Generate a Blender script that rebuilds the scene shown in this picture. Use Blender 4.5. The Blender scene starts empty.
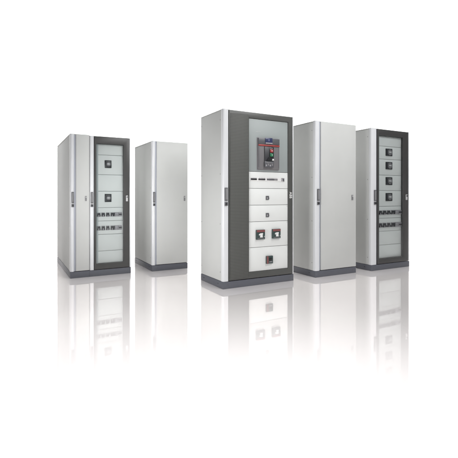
import bpy, bmesh, math, random
from mathutils import Vector, Matrix
random.seed(7)
S = bpy.context.scene
COL = S.collection
R = math.radians
YAW = R(28.9085)

# ------------------------------------------------------------------ materials
def srgb(r, g, b):
    f = lambda c: (c / 12.92 if c <= .04045 else ((c + .055) / 1.055) ** 2.4)
    return (f(r / 255), f(g / 255), f(b / 255), 1)

def paint(name, col, rough=.42, spec=.5, metallic=0, grain=.0006, var=.03, scale=900):
    """powder-coat: faint orange-peel bump and very slight tone / gloss variation"""
    m = bpy.data.materials.new(name); m.use_nodes = True
    nt = m.node_tree; b = nt.nodes['Principled BSDF']
    b.inputs['Roughness'].default_value = rough
    b.inputs['Specular IOR Level'].default_value = spec
    b.inputs['Metallic'].default_value = metallic
    tc = nt.nodes.new('ShaderNodeTexCoord')
    n1 = nt.nodes.new('ShaderNodeTexNoise'); n1.inputs['Scale'].default_value = 2.3; n1.inputs['Detail'].default_value = 5
    nt.links.new(tc.outputs['Object'], n1.inputs['Vector'])
    mr = nt.nodes.new('ShaderNodeMapRange'); mr.inputs[1].default_value = .3; mr.inputs[2].default_value = .7
    mr.inputs[3].default_value = 1 - var; mr.inputs[4].default_value = 1 + var
    nt.links.new(n1.outputs['Fac'], mr.inputs[0])
    mul = nt.nodes.new('ShaderNodeVectorMath'); mul.operation = 'SCALE'
    mul.inputs[0].default_value = col[:3]
    nt.links.new(mr.outputs[0], mul.inputs['Scale'])
    nt.links.new(mul.outputs[0], b.inputs['Base Color'])
    mr2 = nt.nodes.new('ShaderNodeMapRange'); mr2.inputs[1].default_value = .3; mr2.inputs[2].default_value = .7
    mr2.inputs[3].default_value = rough - .04; mr2.inputs[4].default_value = rough + .04
    nt.links.new(n1.outputs['Fac'], mr2.inputs[0]); nt.links.new(mr2.outputs[0], b.inputs['Roughness'])
    if grain:
        n2 = nt.nodes.new('ShaderNodeTexNoise'); n2.inputs['Scale'].default_value = scale; n2.inputs['Detail'].default_value = 2
        nt.links.new(tc.outputs['Object'], n2.inputs['Vector'])
        bp = nt.nodes.new('ShaderNodeBump'); bp.inputs['Strength'].default_value = .25; bp.inputs['Distance'].default_value = grain
        nt.links.new(n2.outputs['Fac'], bp.inputs['Height']); nt.links.new(bp.outputs[0], b.inputs['Normal'])
    return m

def perforated(name, col, hole, pitch=.0165, rad=.0046):
    m = paint(name, col, .6, .25); nt = m.node_tree; b = nt.nodes['Principled BSDF']
    src = b.inputs['Base Color'].links[0].from_socket
    tc = nt.nodes.new('ShaderNodeTexCoord'); sep = nt.nodes.new('ShaderNodeSeparateXYZ')
    nt.links.new(tc.outputs['Object'], sep.inputs[0])
    def mth(op, a, bb=None):
        n = nt.nodes.new('ShaderNodeMath'); n.operation = op
        for i, v in enumerate((a, bb)):
            if v is None: continue
            if isinstance(v, (int, float)): n.inputs[i].default_value = v
            else: nt.links.new(v, n.inputs[i])
        return n.outputs[0]
    def cell(o):
        return mth('SUBTRACT', mth('FRACT', mth('DIVIDE', o, pitch)), .5)
    cx, cz = cell(sep.outputs['X']), cell(sep.outputs['Z'])
    d = mth('SQRT', mth('ADD', mth('MULTIPLY', cx, cx), mth('MULTIPLY', cz, cz)))
    mr = nt.nodes.new('ShaderNodeMapRange')
    mr.inputs[1].default_value = rad / pitch * .85; mr.inputs[2].default_value = rad / pitch * 1.15
    mr.inputs[3].default_value = 1; mr.inputs[4].default_value = 0
    nt.links.new(d, mr.inputs[0])
    mx = nt.nodes.new('ShaderNodeMix'); mx.data_type = 'RGBA'
    nt.links.new(mr.outputs[0], mx.inputs['Factor'])
    nt.links.new(src, mx.inputs['A']); mx.inputs['B'].default_value = hole
    nt.links.new(mx.outputs['Result'], b.inputs['Base Color'])
    return m

def glass(name):
    m = bpy.data.materials.new(name); m.use_nodes = True; nt = m.node_tree
    nt.nodes.remove(nt.nodes['Principled BSDF'])
    out = nt.nodes['Material Output']
    t = nt.nodes.new('ShaderNodeBsdfTransparent'); t.inputs[0].default_value = (.95, .963, .964, 1)
    g = nt.nodes.new('ShaderNodeBsdfGlossy'); g.inputs['Roughness'].default_value = .03
    lw = nt.nodes.new('ShaderNodeLayerWeight'); lw.inputs[0].default_value = .5
    pw = nt.nodes.new('ShaderNodeMath'); pw.operation = 'POWER'; pw.inputs[1].default_value = 5
    nt.links.new(lw.outputs['Facing'], pw.inputs[0])
    fr = nt.nodes.new('ShaderNodeMath'); fr.operation = 'MULTIPLY_ADD'; fr.inputs[1].default_value = .92; fr.inputs[2].default_value = .08
    nt.links.new(pw.outputs[0], fr.inputs[0])
    mx = nt.nodes.new('ShaderNodeMixShader')
    nt.links.new(fr.outputs[0], mx.inputs[0]); nt.links.new(t.outputs[0], mx.inputs[1]); nt.links.new(g.outputs[0], mx.inputs[2])
    nt.links.new(mx.outputs[0], out.inputs[0])
    return m

def floor_material():
    """polished white studio acrylic: strong at grazing angles, fading as it is seen more from above"""
    m = bpy.data.materials.new('polished_white_floor'); m.use_nodes = True; nt = m.node_tree
    nt.nodes.remove(nt.nodes['Principled BSDF']); out = nt.nodes['Material Output']
    d = nt.nodes.new('ShaderNodeBsdfDiffuse')
    tc = nt.nodes.new('ShaderNodeTexCoord')
    n = nt.nodes.new('ShaderNodeTexNoise'); n.inputs['Scale'].default_value = 1.4; n.inputs['Detail'].default_value = 6
    nt.links.new(tc.outputs['Object'], n.inputs['Vector'])
    cr = nt.nodes.new('ShaderNodeMix'); cr.data_type = 'RGBA'
    nt.links.new(n.outputs['Fac'], cr.inputs['Factor'])
    cr.inputs['A'].default_value = FLOOR_A; cr.inputs['B'].default_value = FLOOR_B
    nt.links.new(cr.outputs['Result'], d.inputs[0])
    g = nt.nodes.new('ShaderNodeBsdfGlossy'); g.inputs['Roughness'].default_value = .012
    g.inputs[0].default_value = (1, .965, .955, 1)
    geo = nt.nodes.new('ShaderNodeNewGeometry'); dot = nt.nodes.new('ShaderNodeVectorMath'); dot.operation = 'DOT_PRODUCT'
    nt.links.new(geo.outputs['Incoming'], dot.inputs[0]); nt.links.new(geo.outputs['Normal'], dot.inputs[1])
    mr = nt.nodes.new('ShaderNodeMapRange'); mr.interpolation_type = 'SMOOTHSTEP'
    mr.inputs[1].default_value = FR[0]; mr.inputs[2].default_value = FR[1]
    mr.inputs[3].default_value = FR[2]; mr.inputs[4].default_value = FR[3]
    nt.links.new(dot.outputs['Value'], mr.inputs[0])
    mx = nt.nodes.new('ShaderNodeMixShader')
    nt.links.new(mr.outputs[0], mx.inputs[0]); nt.links.new(d.outputs[0], mx.inputs[1]); nt.links.new(g.outputs[0], mx.inputs[2])
    nt.links.new(mx.outputs[0], out.inputs[0])
    return m

FLOOR_A = (.885, .85, .842, 1); FLOOR_B = (.905, .87, .862, 1)
FR = (.215, .43, .69, .015)

M = {
 'paint':   paint('light_grey_powder_coat', (.44, .447, .437, 1), .58, .2),
 'post':    paint('light_grey_satin_profile', (.56, .57, .585, 1), .33, .5, grain=0),
 'groove':  paint('grey_recess', (.33, .345, .39, 1), .5, .3),
 'upright': paint('grey_inner_upright', (.33, .36, .365, 1), .5, .3),
 'plate':   paint('white_cover_plate', (.60, .612, .60, 1), .5, .3),
 'plategr': paint('grey_green_cover_plate', (.25, .275, .272, 1), .45, .35),
 'dark':    paint('charcoal_door_paint', (.054, .0555, .052, 1), .45, .45),
 'brown':   paint('dark_brown_grey_frame', (.041, .0405, .040, 1), .4, .45),
 'perf':    perforated('perforated_charcoal_sheet', (.092, .094, .088, 1), (.026, .026, .024, 1)),
 'plinth':  paint('blue_grey_plinth_paint', (.080, .084, .100, 1), .5, .4),
 'cap':     paint('black_plastic', (.018, .018, .02, 1), .45, .5, grain=0),
 'handle':  paint('grey_handle_plastic', (.085, .086, .092, 1), .4, .5, grain=0),
 'steel':   paint('brushed_zinc', (.62, .62, .64, 1), .35, .5, metallic=.7, grain=0),
 'lever':   paint('pale_lock_plastic', (.40, .40, .405, 1), .45, .4, grain=0),
 'locked':  paint('mid_grey_lock', (.18, .18, .185, 1), .4, .5, grain=0),
 'gap':     paint('shadow_gap_interior', (.12, .13, .13, 1), .7, .2),
 'black':   paint('black_moulding', (.012, .013, .014, 1), .35, .5, grain=0),
 'knob':    paint('grey_rotary_knob', (.17, .165, .17, 1), .35, .5, grain=0),
 'knobtip': paint('pale_knob_marker', (.5, .5, .5, 1), .4, .4, grain=0),
 'module':  paint('grey_mauve_module', (.25, .24, .255, 1), .45, .4, grain=0),
 'toggle':  paint('dark_toggle', (.03, .03, .034, 1), .4, .5, grain=0),
 'acb':     paint('grey_breaker_cover', (.135, .13, .135, 1), .45, .4, grain=0),
 'acbtop':  paint('dark_grey_breaker_head', (.075, .077, .085, 1), .4, .5, grain=0),
 'blue':    paint('blue_display', (.028, .034, .085, 1), .3, .5, grain=0),
 'bluehi':  paint('pale_blue_display_bar', (.09, .10, .19, 1), .3, .5, grain=0),
 'red':     paint('red_band', (.27, .04, .036, 1), .4, .5, grain=0),
 'redb':    paint('red_button', (.30, .03, .033, 1), .3, .5, grain=0),
 'greenb':  paint('green_button', (.015, .14, .06, 1), .3, .5, grain=0),
 'teal':    paint('dark_teal_breaker', (.030, .050, .048, 1), .4, .5, grain=0),
 'redbrown':paint('dull_red_breaker_head', (.17, .055, .055, 1), .45, .4, grain=0),
 'white':   paint('white_plastic', (.62, .62, .61, 1), .4, .5, grain=0),
 'glass':   glass('tinted_door_glass'),
}

# ------------------------------------------------------------------ mesh helpers
def nb(): return bmesh.new()

def box(bm, x0, x1, y0, y1, z0, z1, bev=0, seg=2):
    r = bmesh.ops.create_cube(bm, size=1)
    vs = r['verts']
    for v in vs:
        v.co = Vector((x0 + (v.co.x + .5) * (x1 - x0), y0 + (v.co.y + .5) * (y1 - y0), z0 + (v.co.z + .5) * (z1 - z0)))
    if bev:
        es = list({e for v in vs for e in v.link_edges})
        bmesh.ops.bevel(bm, geom=es, offset=bev, segments=seg, profile=.5, affect='EDGES')
    return bm

def prism(bm, pts, y0, y1):
    """outline in x,z pulled from y0 (front) to y1 (back)"""
    a = [bm.verts.new((x, y0, z)) for x, z in pts]; b = [bm.verts.new((x, y1, z)) for x, z in pts]
    n = len(pts); bm.faces.new(a); bm.faces.new(b[::-1])
    for i in range(n):
        j = (i + 1) % n; bm.faces.new((a[j], a[i], b[i], b[j]))
    return bm

def column(bm, pts, z0, z1):
    """outline in x,y pulled up from z0 to z1"""
    a = [bm.verts.new((x, y, z0)) for x, y in pts]; b = [bm.verts.new((x, y, z1)) for x, y in pts]
    n = len(pts); bm.faces.new(a[::-1]); bm.faces.new(b)
    for i in range(n):
        j = (i + 1) % n; bm.faces.new((a[i], a[j], b[j], b[i]))
    return bm

def disc(bm, x, z, r, y0, y1, n=24):
    return prism(bm, [(x + r * math.cos(-2 * math.pi * k / n), z + r * math.sin(-2 * math.pi * k / n)) for k in range(n)], y0, y1)

def frame(bm, X0, X1, Z0, Z1, x0, x1, z0, z1, y0, y1, bev=.003):
    """rectangular ring (door with an opening), one connected mesh"""
    def ring(y):
        return ([bm.verts.new(p) for p in ((X0, y, Z0), (X1, y, Z0), (X1, y, Z1), (X0, y, Z1))],
                [bm.verts.new(p) for p in ((x0, y, z0), (x1, y, z0), (x1, y, z1), (x0, y, z1))])
    of, inf = ring(y0); ob, inb = ring(y1)
    for i in range(4):
        j = (i + 1) % 4
        bm.faces.new((of[i], of[j], inf[j], inf[i])); bm.faces.new((ob[j], ob[i], inb[i], inb[j]))
        bm.faces.new((of[j], of[i], ob[i], ob[j])); bm.faces.new((inf[i], inf[j], inb[j], inb[i]))
    if bev:
        es = [e for e in bm.edges if abs(e.verts[0].co.y - y0) < 1e-6 and abs(e.verts[1].co.y - y0) < 1e-6
              and ((e.verts[0] in of and e.verts[1] in of) or (e.verts[0] in inf and e.verts[1] in inf))]
        bmesh.ops.bevel(bm, geom=es, offset=bev, segments=2, profile=.5, affect='EDGES')
    return bm

def obj(name, bm, mat, parent=None, smooth=True):
    bmesh.ops.recalc_face_normals(bm, faces=bm.faces)
    me = bpy.data.meshes.new(name); bm.to_mesh(me); bm.free()
    me.materials.append(M[mat] if isinstance(mat, str) else mat)
    if smooth:
        me.polygons.foreach_set('use_smooth', [True] * len(me.polygons))
        me.set_sharp_from_angle(angle=R(32))
    o = bpy.data.objects.new(name, me); COL.objects.link(o)
    if parent: o.parent = parent
    return o

def cabinet_root(name, x, y, label):
    o = bpy.data.objects.new(name, None); COL.objects.link(o)
    o.location = (x, y, 0); o.rotation_euler = (0, 0, YAW); o.empty_display_size = .2
    o['label'] = label; o['category'] = 'cabinet'; o['group'] = 'grey electrical cabinets standing in two rows'
    return o

# ------------------------------------------------------------------ shared cabinet parts
PL = .083                                              # plinth height
def post_outline(x0, x1, yf, yb, r=.022, n=8):
    """front profile with a rounded left corner and a softer right one"""
    pts = [(x0, yb)]
    for k in range(n + 1):
        a = math.pi + k / n * math.pi / 2
        pts.append((x0 + r + r * math.cos(a), yf + r + r * math.sin(a)))
    r2 = r * .45
    for k in range(n + 1):
        a = 1.5 * math.pi + k / n * math.pi / 2
        pts.append((x1 - r2 + r2 * math.cos(a), yf + r2 + r2 * math.sin(a)))
    pts.append((x1, yb))
    return pts

def carcass(root, w, d, h, screws=True, seams=(), yb=.03):
    """body box, plinth, folded side sheets, roof sheet, back sheet"""
    b = nb(); box(b, .004, w - .004, yb, d - .004, PL, h - .004); obj('body', b, 'paint', root)
    p = nb(); box(p, 0, w, .0, d, 0, PL - .003, .003)
    pl = obj('plinth', p, 'plinth', root)
    for sx in ([seams[0]] if seams else []):
        q = nb(); box(q, sx - .0015, sx + .0015, -.0012, .01, .004, PL - .006); obj('plinth_joint', q, 'cap', pl)
    # plinth fixing holes: two on each side face and one near each front corner
    for (yy) in (.12, d - .09):
        q = nb()
        n = 20
        a = [q.verts.new((-.0015, yy + .008 * math.cos(2 * math.pi * k / n), .045 + .008 * math.sin(2 * math.pi * k / n))) for k in range(n)]
        bb = [q.verts.new((.006, v.co.y, v.co.z)) for v in a]
        q.faces.new(a); q.faces.new(bb[::-1])
        for k in range(n): q.faces.new((a[k], a[(k + 1) % n], bb[(k + 1) % n], bb[k]))
        obj('fixing_hole', q, 'cap', pl)
    for xx in (.06, w - .06):
        q = nb(); disc(q, xx, .042, .006, -.0015, .006); obj('fixing_hole', q, 'handle', pl)
    for side in (0, 1):
        x0, x1 = (0, .004) if side == 0 else (w - .004, w)
        s = nb(); box(s, x0, x1, .046, d - .006, PL + .004, h - .012, .0012)
        sp = obj('side_panel', s, 'paint', root)
        if screws:
            zz = [h - .115, h * .64, h * .36, PL + .1]
            for z in zz:
                for yy in (.066, d - .03):
                    q = nb(); n = 14; s_ = -1 if side == 0 else 1
                    xa = x0 - .0012 if side == 0 else x1 + .0012
                    a = [q.verts.new((xa, yy + .006 * math.cos(2 * math.pi * k / n), z + .006 * math.sin(2 * math.pi * k / n))) for k in range(n)]
                    bb = [q.verts.new((xa - s_ * .003, v.co.y, v.co.z)) for v in a]
                    q.faces.new(a); q.faces.new(bb[::-1])
                    for k in range(n): q.faces.new((a[k], a[(k + 1) % n], bb[(k + 1) % n], bb[k]))
                    obj('panel_screw', q, 'locked', sp)
    t = nb(); box(t, .0, w, .012, d, h - .004, h + .001, .001); obj('roof', t, 'paint', root)
    bk = nb(); box(bk, .01, w - .01, d - .004, d + .001, PL + .01, h - .015, .001); obj('back_panel', bk, 'paint', root)

def post(root, x0, x1, h):
    b = nb(); column(b, post_outline(x0, x1, 0, .045), PL, h)
    return obj('corner_post', b, 'post', root)

def groove(root, x0, x1, h):
    b = nb(); box(b, x0, x1, .014, .03, PL + .002, h - .002); return obj('recess', b, 'groove', root)

def door_handle(root, x0, x1, z0, zm, z1):
    """long lift-out grip with a round turning knob in its foot"""
    xc = (x0 + x1) / 2
    b = nb(); box(b, x0, x1, -.012, .006, zm + .004, z0, .004); h = obj('door_handle', b, 'handle', root)
    b = nb(); box(b, x0 + .006, x1 - .006, -.0145, -.01, zm + .02, z0 - .012, .001); obj('grip', b, 'locked', h)
    b = nb(); box(b, x0 + .002, x1 - .002, -.009, .006, zm - .006, zm + .0045, .001); obj('lock_collar', b, 'lever', h)
    b = nb(); box(b, x0, x1, -.012, .006, z1, zm - .007, .004); obj('handle_foot', b, 'handle', h)
    b = nb(); disc(b, xc, (z1 + zm) / 2 - .003, (x1 - x0) * .30, -.017, -.011); obj('lock_cylinder', b, 'cap', h)

def wing_lock(root, x0, x1, z0, z1, pale, y=-.004):
    """small door lock: base plate, turning wing, round key barrel"""
    xc = (x0 + x1) / 2; H = z0 - z1
    main, second = ('lever', 'cap') if pale else ('locked', 'lever')
    b = nb()
    box(b, x0, x1, y - .008, y + .006, z1, z0, .003); l = obj('door_lock', b, main, root)
    b = nb(); disc(b, xc + .001, z0 - .26 * H, (x1 - x0) * .30, y - .013, y - .007); obj('lock_barrel', b, second, l)
    b = nb(); box(b, xc - .003, xc + .005, y - .012, y - .007, z1 + .008, z0 - .5 * H, .001); obj('lock_wing', b, main, l)
    return l

def emblem(root, word, x0, x1, z0, z1, y):
    """raised lettering read downwards, tops of the letters to the right"""
    cu = bpy.data.curves.new('emblem', 'FONT'); cu.body = word; cu.size = 1; cu.extrude = .03; cu.offset = .008; cu.space_character = 1.05
    tmp = bpy.data.objects.new('emblem', cu); COL.objects.link(tmp); bpy.context.view_layer.update()
    me = bpy.data.meshes.new_from_object(tmp.evaluated_get(bpy.context.evaluated_depsgraph_get()))
    bpy.data.objects.remove(tmp)
    xs = [v.co.x for v in me.vertices]; ys = [v.co.y for v in me.vertices]
    ax, bx, ay, by = min(xs), max(xs), min(ys), max(ys)
    for v in me.vertices:
        u, t, d = (v.co.x - ax) / (bx - ax), (v.co.y - ay) / (by - ay), v.co.z
        v.co = (x0 + t * (x1 - x0), y - (d + .03) * .05, z0 - u * (z0 - z1))
    bm = bmesh.new(); bm.from_mesh(me)
    return obj('emblem', bm, 'white', root, smooth=False)

def plate(root, x0, x1, z0, z1, y, mat='plate', gap=.0022):
    b = nb(); box(b, x0, x1, y, y + .014, z0 + gap, z1 - gap, .0012)
    pl = obj('cover_plate', b, mat, root)
    for xx in (x0 + .012, x1 - .012):
        q = nb(); disc(q, xx, z1 - .018, .0032, y - .001, y + .002, 12); obj('plate_screw', q, 'module', pl)
    return pl

def rotary_switch(root, x0, x1, z0, z1, y):
    xc, zc = (x0 + x1) / 2, (z0 + z1) / 2; w = x1 - x0; h = z0 - z1
    b = nb(); box(b, x0, x1, y - 0.0109, y + .002, z1, z0, .004); s = obj('rotary_switch', b, 'black', root)
    b = nb(); box(b, x0 + .1 * w, x1 - .06 * w, y - 0.0136, y - 0.0102, z1 + .12 * h, z0 - .12 * h, .003); obj('bezel', b, 'toggle', s)
    b = nb(); disc(b, xc + .06 * w, zc, .31 * w, y - 0.0190, y - 0.0122, 28); obj('dial', b, 'knob', s)
    b = nb(); box(b, xc - .16 * w, xc + .2 * w, y - 0.0286, y - 0.0184, zc - .07 * h, zc + .09 * h, .004); obj('knob', b, 'knobtip', s)
    b = nb(); box(b, x0 + .2 * w, x1 - .2 * w, y - 0.0146, y - 0.0129, z0 - .2 * h, z0 - .16 * h); obj('position_scale', b, 'knob', s)

def module_row(root, x0, x1, z0, z1, y):
    """slot in the cover plate with a rail of modular breakers behind it"""
    b = nb(); box(b, x0 - .004, x1 + .004, y - 0.0014, y + .004, z1 - .004, z0 + .004, .001)
    slot = obj('module_slot', b, 'plate', root)
    L = x1 - x0; h = z0 - z1
    groups = [(0.0, .125, 2), (.175, .13, 2), (.36, .125, 2), (.54, .165, 3), (.715, .14, 0), (.865, .13, 1)]
    for gx, gw, kind in groups:
        a, c = x0 + gx * L, x0 + (gx + gw) * L
        b = nb(); box(b, a, c, y - 0.0136, y, z1, z0, .002)
        mb = obj('modular_breaker', b, 'module', root)
        if kind == 0:                               # blank spacer module with a fine grille line
            b = nb(); box(b, a + .1 * (c - a), c - .1 * (c - a), y - 0.0146, y - 0.0129, z0 - .35 * h, z0 - .28 * h); obj('name_strip', b, 'lever', mb); continue
        n = {1: 1, 2: 2, 3: 3}[kind]; pw = (c - a) / n
        if kind == 1:
            b = nb(); box(b, a + .06 * pw, c - .02 * pw, y - 0.0163, y - 0.0129, z1 + .33 * h, z1 + .64 * h, .001); obj('toggle_lever', b, 'toggle', mb)
            continue
        b = nb(); box(b, a + .04 * (c - a), c - .04 * (c - a), y - 0.0177, y - 0.0129, z1 + .50 * h, z1 + .88 * h, .001); obj('breaker_nose', b, 'toggle', mb)
        for k in range(n):
            xa = a + k * pw
            lean = .35 * pw * (1 if k % 2 else -1)
            b = nb(); prism(b, [(xa + .22 * pw + lean * .4, z1 + .52 * h), (xa + .80 * pw + lean * .4, z1 + .52 * h),
                                (xa + .72 * pw + lean, z1 + .08 * h), (xa + .30 * pw + lean, z1 + .08 * h)], y - 0.0231, y - 0.0122)
            obj('toggle_lever', b, 'black' if k % 2 == 0 else 'toggle', mb)

def glass_door(root, X0, X1, Z0, Z1, x0, x1, z0, z1, plates, switches, rows, reveal, sh):
    """dark framed door, pane, cover plates and switchgear behind it"""
    b = nb(); frame(b, X0, X1, Z0, Z1, x0, x1, z0, z1, -.004, .031, .004)
    dr = obj('glass_door', b, 'brown', root)
    g = nb(); box(g, x0 - .006, x1 + .006, .0005, .0035, z0 - .006, z1 + .006); obj('pane', g, 'glass', dr)
    sx = nb(); box(sx, x0 + .001, x0 + .026 + sh, .0285, .0300, z0 + .001, z1 - .001); obj('inner_upright', sx, 'upright', dr)
    yb = .0325
    b = nb(); box(b, X0, X1, .047, .049, Z0, Z1); obj('plate_backing', b, 'gap', root)
    ed = plates
    for k in range(len(ed) - 1):
        plate(root, x0 + .002, x1 + sh - reveal, ed[k + 1], ed[k], yb)
    for s in switches: rotary_switch(root, s[0] + sh, s[1] + sh, s[2], s[3], yb)
    for r in rows: module_row(root, r[0] + sh, r[1] + sh, r[2], r[3], yb)

# ================================================================== THE FIVE CABINETS
# ---- cabinet with narrow cable bay and glass door (far left)
def build_twin_bay():
    w, d, h = .772, 1.49, 1.829
    root = cabinet_root('switchgear_cabinet', -2.003, 5.072,
        'grey cabinet with a narrow blank bay beside its dark framed glass door, far left')
    carcass(root, w, d, h - .006, seams=(.2335,), yb=.05)
    t = nb(); box(t, .0, .232, .012, d - .001, h - .0035, h + .004, .001); obj('bay_roof', t, 'paint', root)
    post(root, 0, .045, h + .002); groove(root, .045, .0695, h)
    b = nb(); box(b, .0695, .2315, .0, .028, PL + .004, h + .001, .004); nd = obj('narrow_door', b, 'paint', root)
    wing_lock(nd, .178, .200, 1.042, .978, False, 0)
    door_handle(root, .016, .045, 1.094, .948, .902)
    post(root, .2365, .289, h - .008); b = nb(); box(b, .2315, .2365, .016, .03, PL + .002, h - .01); obj('bay_joint', b, 'gap', root)
    door_handle(root, .249, .279, 1.094, .943, .900)
    glass_door(root, .293, .752, .087, h - .014, .318, .672, .158, 1.726,
        [1.724, 1.583, 1.324, 1.105, .889, .714, .537, .319, .160],
        [(.428, .515, 1.515, 1.413), (.428, .515, 1.069, .963)],
        [(.330, .652, .824, .770), (.330, .652, .650, .590)], .004, .003)
    wing_lock(root, .703, .729, 1.049, .971, True)
    b = nb(); box(b, .7535, w, .0, .03, PL + .002, h - .008, .003); obj('edge_post', b, 'post', root)
    return root

def build_blank(name, x, y, w, d, h, pw, gw, handle, lock, label):
    root = cabinet_root(name, x, y, label)
    carcass(root, w, d, h - .003)
    post(root, 0, pw, h); groove(root, pw, gw, h)
    b = nb(); box(b, gw, w, .0, .028, PL + .004, h - .001, .005, 3); dr = obj('blank_door', b, 'paint', root)
    wing_lock(dr, *lock, False, 0)
    door_handle(root, *handle)
    return root

def mccb(root, x0, x1, z0, z1, y, big=True):
    w, h = x1 - x0, z0 - z1
    b = nb(); box(b, x0, x1, y - .022, y + .002, z1, z0, .003); m = obj('moulded_breaker', b, 'teal', root)
    if big:
        b = nb(); box(b, x0 + .002, x1 - .002, y - .026, y - .02, z0 - .24 * h, z0 - .02 * h, .002); obj('red_head', b, 'redbrown', m)
        b = nb()
        cx, cz = x0 + .50 * w, z1 + .42 * h
        prism(b, [(cx - .12 * w, z1 + .22 * h), (cx + .16 * w, z1 + .22 * h), (cx + .14 * w, z1 + .50 * h), (cx + .20 * w, z1 + .58 * h), (cx + .16 * w, z1 + .66 * h),
                  (cx - .12 * w, z1 + .64 * h), (cx - .26 * w, z1 + .50 * h), (cx - .22 * w, z1 + .44 * h), (cx - .10 * w, z1 + .48 * h)], y - .034, y - .02)
        obj('toggle_lever', b, 'white', m)
        b = nb(); box(b, x0 + .12 * w, x1 - .1 * w, y - .0245, y - .021, z1 + .08 * h, z1 + .13 * h); obj('rating_strip', b, 'knob', m)
        b = nb(); disc(b, x1 - .1 * w, z1 + .3 * h, .045 * w, y - .026, y - .02, 14); obj('test_button', b, 'lever', m)
    else:
        b = nb(); box(b, x0 + .001, x0 + .26 * w, y - .026, y - .02, z1 + .02 * h, z0 - .03 * h, .002); obj('red_edge', b, 'redbrown', m)
        b = nb(); box(b, x0 + .42 * w, x0 + .78 * w, y - .032, y - .02, z1 + .42 * h, z1 + .74 * h, .003); obj('toggle_lever', b, 'black', m)
        b = nb(); box(b, x0 + .40 * w, x0 + .82 * w, y - .025, y - .021, z1 + .20 * h, z1 + .30 * h); obj('rating_strip', b, 'module', m)

def indicator(root, x0, x1, z0, z1, y):
    b = nb(); frame(b, x0, x1, z1, z0, x0 + .011, x1 - .013, z1 + .012, z0 - .014, y - .008, y + .002, .001)
    f = obj('indicator_window', b, 'handle', root)
    b = nb(); box(b, x0 + .010, x1 - .012, y - .003, y + .001, z1 + .011, z0 - .013); obj('lens', b, 'lever', f)
    b = nb(); box(b, x1 - .0125, x1 + .007, y - .006, y + .002, z1 + .013, z0 - .02, .002); obj('tab', b, 'module', f)

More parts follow.
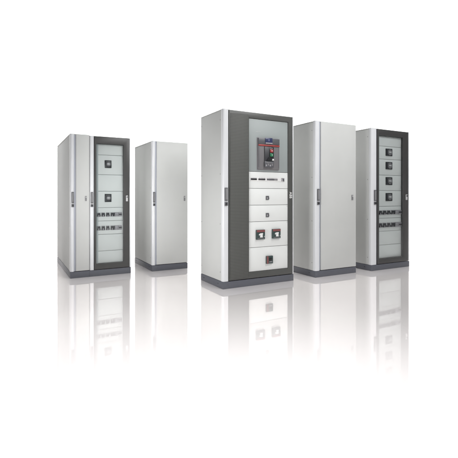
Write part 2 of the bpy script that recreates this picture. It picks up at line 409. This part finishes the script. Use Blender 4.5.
def build_main():
    w, d, h = .986, .587, 2.020
    root = cabinet_root('distribution_cabinet', -.067, 4.485,
        'tallest front cabinet with perforated dark door, white cover plates and a large circuit breaker')
    carcass(root, w, d, h - .003)
    post(root, 0, .071, h)
    b = nb(); box(b, .071, .0765, .012, .03, PL + .002, h - .003); obj('recess', b, 'gap', root)
    X0, X1, Z0, Z1 = .0765, .970, .088, 2.010
    x0, x1, z0, z1 = .340, .901, .160, 1.945
    b = nb(); frame(b, X0, X1, Z0, Z1, x0, x1, z0, z1, -.004, .03, .004); dr = obj('framed_door', b, 'dark', root)
    b = nb(); box(b, .090, .330, -.0075, -.003, .108, 1.975, .001); obj('perforated_sheet', b, 'perf', dr)
    b = nb(); box(b, .9715, w, .0, .03, PL + .002, h - .003, .003); obj('edge_post', b, 'post', root)
    y = .006
    ed = [1.944, 1.327, 1.131, .935, .741, .441, .161]
    for k in range(6):
        plate(root, x0 + .001, x1 - .001, ed[k + 1], ed[k], y, 'plategr' if k == 0 else 'plate')
    b = nb(); box(b, x0 - .008, x1 + .008, .022, .028, z0 - .008, z1 + .008); obj('plate_backing', b, 'gap', root)
    # large air circuit breaker
    a0, a1, c0, c1 = .457, .760, 1.356, 1.724
    b = nb(); frame(b, a0 - .006, a1 + .006, c0 - .006, c1 + .006, a0, a1, c0, c1, y - .006, y + .002, .002); esc = obj('breaker_surround', b, 'module', root)
    b = nb(); box(b, a0, a1, y - .022, y + .001, c0, c1, .004); ab = obj('air_breaker', b, 'acb', root)
    b = nb(); box(b, a0 + .002, a1 - .002, y - .030, y - .021, 1.652, c1 - .002, .003); obj('breaker_head', b, 'acbtop', ab)
    b = nb(); box(b, .548, .650, y - .037, y - .029, 1.658, c1 + .004, .003); ds = obj('trip_display', b, 'blue', ab)
    for k in range(3):
        b = nb(); box(b, .556 + k * .031, .579 + k * .031, y - .0385, y - .0365, 1.690, 1.712); obj('screen', b, 'bluehi' if k == 1 else 'blue', ds)
    b = nb(); box(b, .552, .648, y - .039, y - .036, 1.658, 1.672); obj('key_row', b, 'module', ds)
    b = nb(); box(b, a0 + .002, a1 - .002, y - .031, y - .021, 1.630, 1.648, .002); obj('red_band', b, 'red', ab)
    b = nb(); box(b, .541, .672, y - .034, y - .021, 1.385, 1.624, .004); cf = obj('centre_front', b, 'toggle', ab)
    b = nb(); box(b, .604, .668, y - .038, y - .033, 1.492, 1.618, .002); obj('button_plate', b, 'black', cf)
    b = nb(); box(b, .612, .655, y - .046, y - .037, 1.557, 1.595, .004); r_ = obj('red_button', b, 'redb', cf)
    b = nb(); box(b, .630, .643, y - .048, y - .045, 1.570, 1.583); obj('button_mark', b, 'lever', r_)
    b = nb(); box(b, .612, .655, y - .046, y - .037, 1.508, 1.547, .004); g_ = obj('green_button', b, 'greenb', cf)
    b = nb(); box(b, .636, .642, y - .048, y - .045, 1.517, 1.538); obj('button_mark', b, 'lever', g_)
    b = nb(); disc(b, .640, 1.606, .006, y - .042, y - .037, 14); obj('signal_lamp', b, 'module', cf)
    b = nb(); box(b, .640, .668, y - .041, y - .036, 1.462, 1.482, .001); obj('state_flag', b, 'white', cf)
    b = nb(); prism(b, [(.560, 1.455), (.630, 1.455), (.640, 1.478), (.606, 1.505), (.592, 1.500)], y - .05, y - .033); obj('charging_handle', b, 'black', cf)
    b = nb(); box(b, .536, .664, y - .044, y - .033, 1.378, 1.450, .004); kb = obj('counter_block', b, 'acbtop', cf)
    for k in range(4):
        b = nb(); box(b, .547 + k * .028, .565 + k * .028, y - .0465, y - .043, 1.392 + .008 * (k % 2), 1.412 + .01 * (k % 2)); obj('counter_window', b, 'knob' if k % 2 else 'module', kb)
    b = nb(); box(b, .556, .648, y - .0465, y - .043, 1.428, 1.436); obj('rating_strip', b, 'knob', kb)
    for xx in (.465, .752):
        b = nb(); box(b, xx - .002, xx + .002, y - .0235, y - .021, c0 + .02, 1.618); obj('flank_rib', b, 'acbtop', ab)
    # slim instrument strip
    b = nb(); box(b, .362, .852, y - .004, y + .002, 1.216, 1.262, .001); st = obj('terminal_strip', b, 'white', root)
    for (p, q, mt) in ((.366, .447, 'black'), (.472, .566, 'toggle'), (.592, .606, 'acbtop'), (.611, .690, 'acbtop'), (.694, .744, 'knob')):
        b = nb(); box(b, p, q, y - .010, y - .003, 1.229, 1.247, .001); ss = obj('terminal_block', b, mt, st)
        n = max(1, int((q - p) / .019))
        for k in range(n):
            xm = p + (k + .5) * (q - p) / n
            b = nb(); box(b, xm - .004, xm + .004, y - .0115, y - .009, 1.250, 1.256); obj('marker', b, 'module', ss)
    b = nb(); frame(b, .800, .846, 1.222, 1.259, .808, .838, 1.230, 1.252, y - .008, y - .003, .001); so = obj('socket', b, 'module', st)
    b = nb(); prism(b, [(.818, 1.248), (.838, 1.250), (.840, 1.216), (.826, 1.228)], y - .010, y - .004); obj('plug', b, 'acbtop', so)
    # fine legend on the top plate
    b = nb(); box(b, .436, .506, y - .0012, y + .001, 1.793, 1.797); obj('name_strip', b, 'lever', root)
    indicator(root, .578, .620, 1.043, .996, y); indicator(root, .578, .620, .839, .791, y)
    mccb(root, .436, .554, .646, .532, y); mccb(root, .664, .780, .647, .534, y)
    mccb(root, .578, .669, .331, .239, y, big=False)
    door_handle(root, .021, .057, 1.136, .982, .932)
    emblem(dr, 'ABB', .921, .957, 1.092, 1.014, -.0048)
    return root

def build_glazed():
    w, d, h = .800, .587, 1.991
    root = cabinet_root('switchgear_cabinet', 1.974, 5.578,
        'grey cabinet at the far right with four black rotary switches behind its glass door')
    carcass(root, w, d, h - .003, yb=.05)
    post(root, 0, .103, h)
    b = nb(); box(b, .103, .117, .014, .03, PL + .002, h - .003); obj('recess', b, 'groove', root)
    glass_door(root, .117, .775, .087, h - .005, .150, .655, .155, 1.901,
        [1.899, 1.754, 1.569, 1.341, 1.121, .895, .726, .541, .344, .157],
        [(.309, .444, 1.723, 1.619), (.309, .444, 1.531, 1.426), (.309, .444, 1.313, 1.201), (.309, .444, 1.085, .971)],
        [(.160, .638, .838, .776), (.160, .638, .660, .594)], .004, .016)
    wing_lock(root, .712, .747, 1.065, .984, True)
    door_handle(root, .050, .093, 1.126, .968, .922)
    b = nb(); box(b, .7765, w, .0, .03, PL + .002, h - .003, .003); obj('edge_post', b, 'post', root)
    return root

build_twin_bay()
build_blank('blank_cabinet', -1.062, 5.554, .532, .865, 1.807, .045, .068, (.013, .042, 1.098, .948, .904), (.470, .492, 1.043, .972),
    'narrow plain grey cabinet with a blank door, alone behind the left of the tallest one')
build_main()
build_blank('blank_cabinet', 1.102, 5.129, .716, .587, 2.007, .069, .093, (.027, .064, 1.133, .976, .929), (.630, .660, 1.057, .988),
    'tall plain grey cabinet between the perforated door one and the far right glass one')
build_glazed()

# ================================================================== SETTING
def struct(name, bm, mat):
    o = obj(name, bm, mat); o['kind'] = 'structure'; return o
b = nb()
vs = [b.verts.new(p) for p in ((-16, -7, 0), (16, -7, 0), (16, 10, 0), (-16, 10, 0))]; b.faces.new(vs)
struct('floor', b, floor_material())
bm_ = paint('white_backdrop_paper', (.92, .92, .915, 1), .9, .1, grain=0, var=.01)
b = nb(); prof = []
for k in range(17):
    a = k / 16 * math.pi / 2; prof.append((10 + 2.5 * math.sin(a), 2.5 - 2.5 * math.cos(a)))
prof.append((12.5, 11))
rows = [[b.verts.new((x, y, z)) for y, z in prof] for x in (-16, 16)]
for k in range(len(prof) - 1): b.faces.new((rows[0][k], rows[1][k], rows[1][k + 1], rows[0][k + 1]))
struct('backdrop', b, bm_)

# ================================================================== LIGHT
def area(name, loc, target, sx, sy, power, col=(1, 1, 1), spread=180):
    L = bpy.data.lights.new(name, 'AREA'); L.shape = 'RECTANGLE'; L.size = sx; L.size_y = sy; L.energy = power; L.color = col
    L.spread = R(spread)
    o = bpy.data.objects.new(name, L); COL.objects.link(o); o.location = loc
    o.rotation_euler = (Vector(target) - Vector(loc)).to_track_quat('-Z', 'Y').to_euler()
    return o
W = bpy.data.worlds.new('World'); S.world = W; W.use_nodes = True
W.node_tree.nodes['Background'].inputs[0].default_value = (.90, .95, 1, 1)
W.node_tree.nodes['Background'].inputs[1].default_value = .08
area('overhead_softbox', (.8, 2.6, 7), (.8, 2.6, 0), 16, 14, 700, spread=70)
area('backdrop_lamp', (0, 6.8, 6.4), (0, 12.5, 3.2), 28, 1.6, 1750, spread=110)
area('left_softbox', (-2.15, 2.2, .80), (-.25, 4.7, .80), .9, .9, 9, spread=56)
area('added_side_fill', (-1.10, 1.3, .80), (-1.35, 5.8, 1.0), .4, .8, 5, spread=34)  # unseen fill, added to brighten the side of the narrow blank cabinet
area('right_softbox', (3.4, 2.3, 4.8), (.75, 5.2, 2.6), 3.0, 2.4, 84, spread=92)

# ================================================================== CAMERA
cd = bpy.data.cameras.new('camera'); cam = bpy.data.objects.new('camera', cd); COL.objects.link(cam)
cam.location = (0, 0, 1.04); cam.rotation_euler = (R(90), 0, 0)
cd.sensor_width = 36; cd.lens = 402.165 / 458 * 36; cd.shift_y = -(229 - 196.181) / 458
cd.clip_start = .05; cd.clip_end = 200
S.camera = cam
S.view_settings.view_transform = 'Standard'; S.view_settings.look = 'None'
S.view_settings.exposure = 0; S.view_settings.gamma = 1
S.cycles.max_bounces = 8; S.cycles.transparent_max_bounces = 8
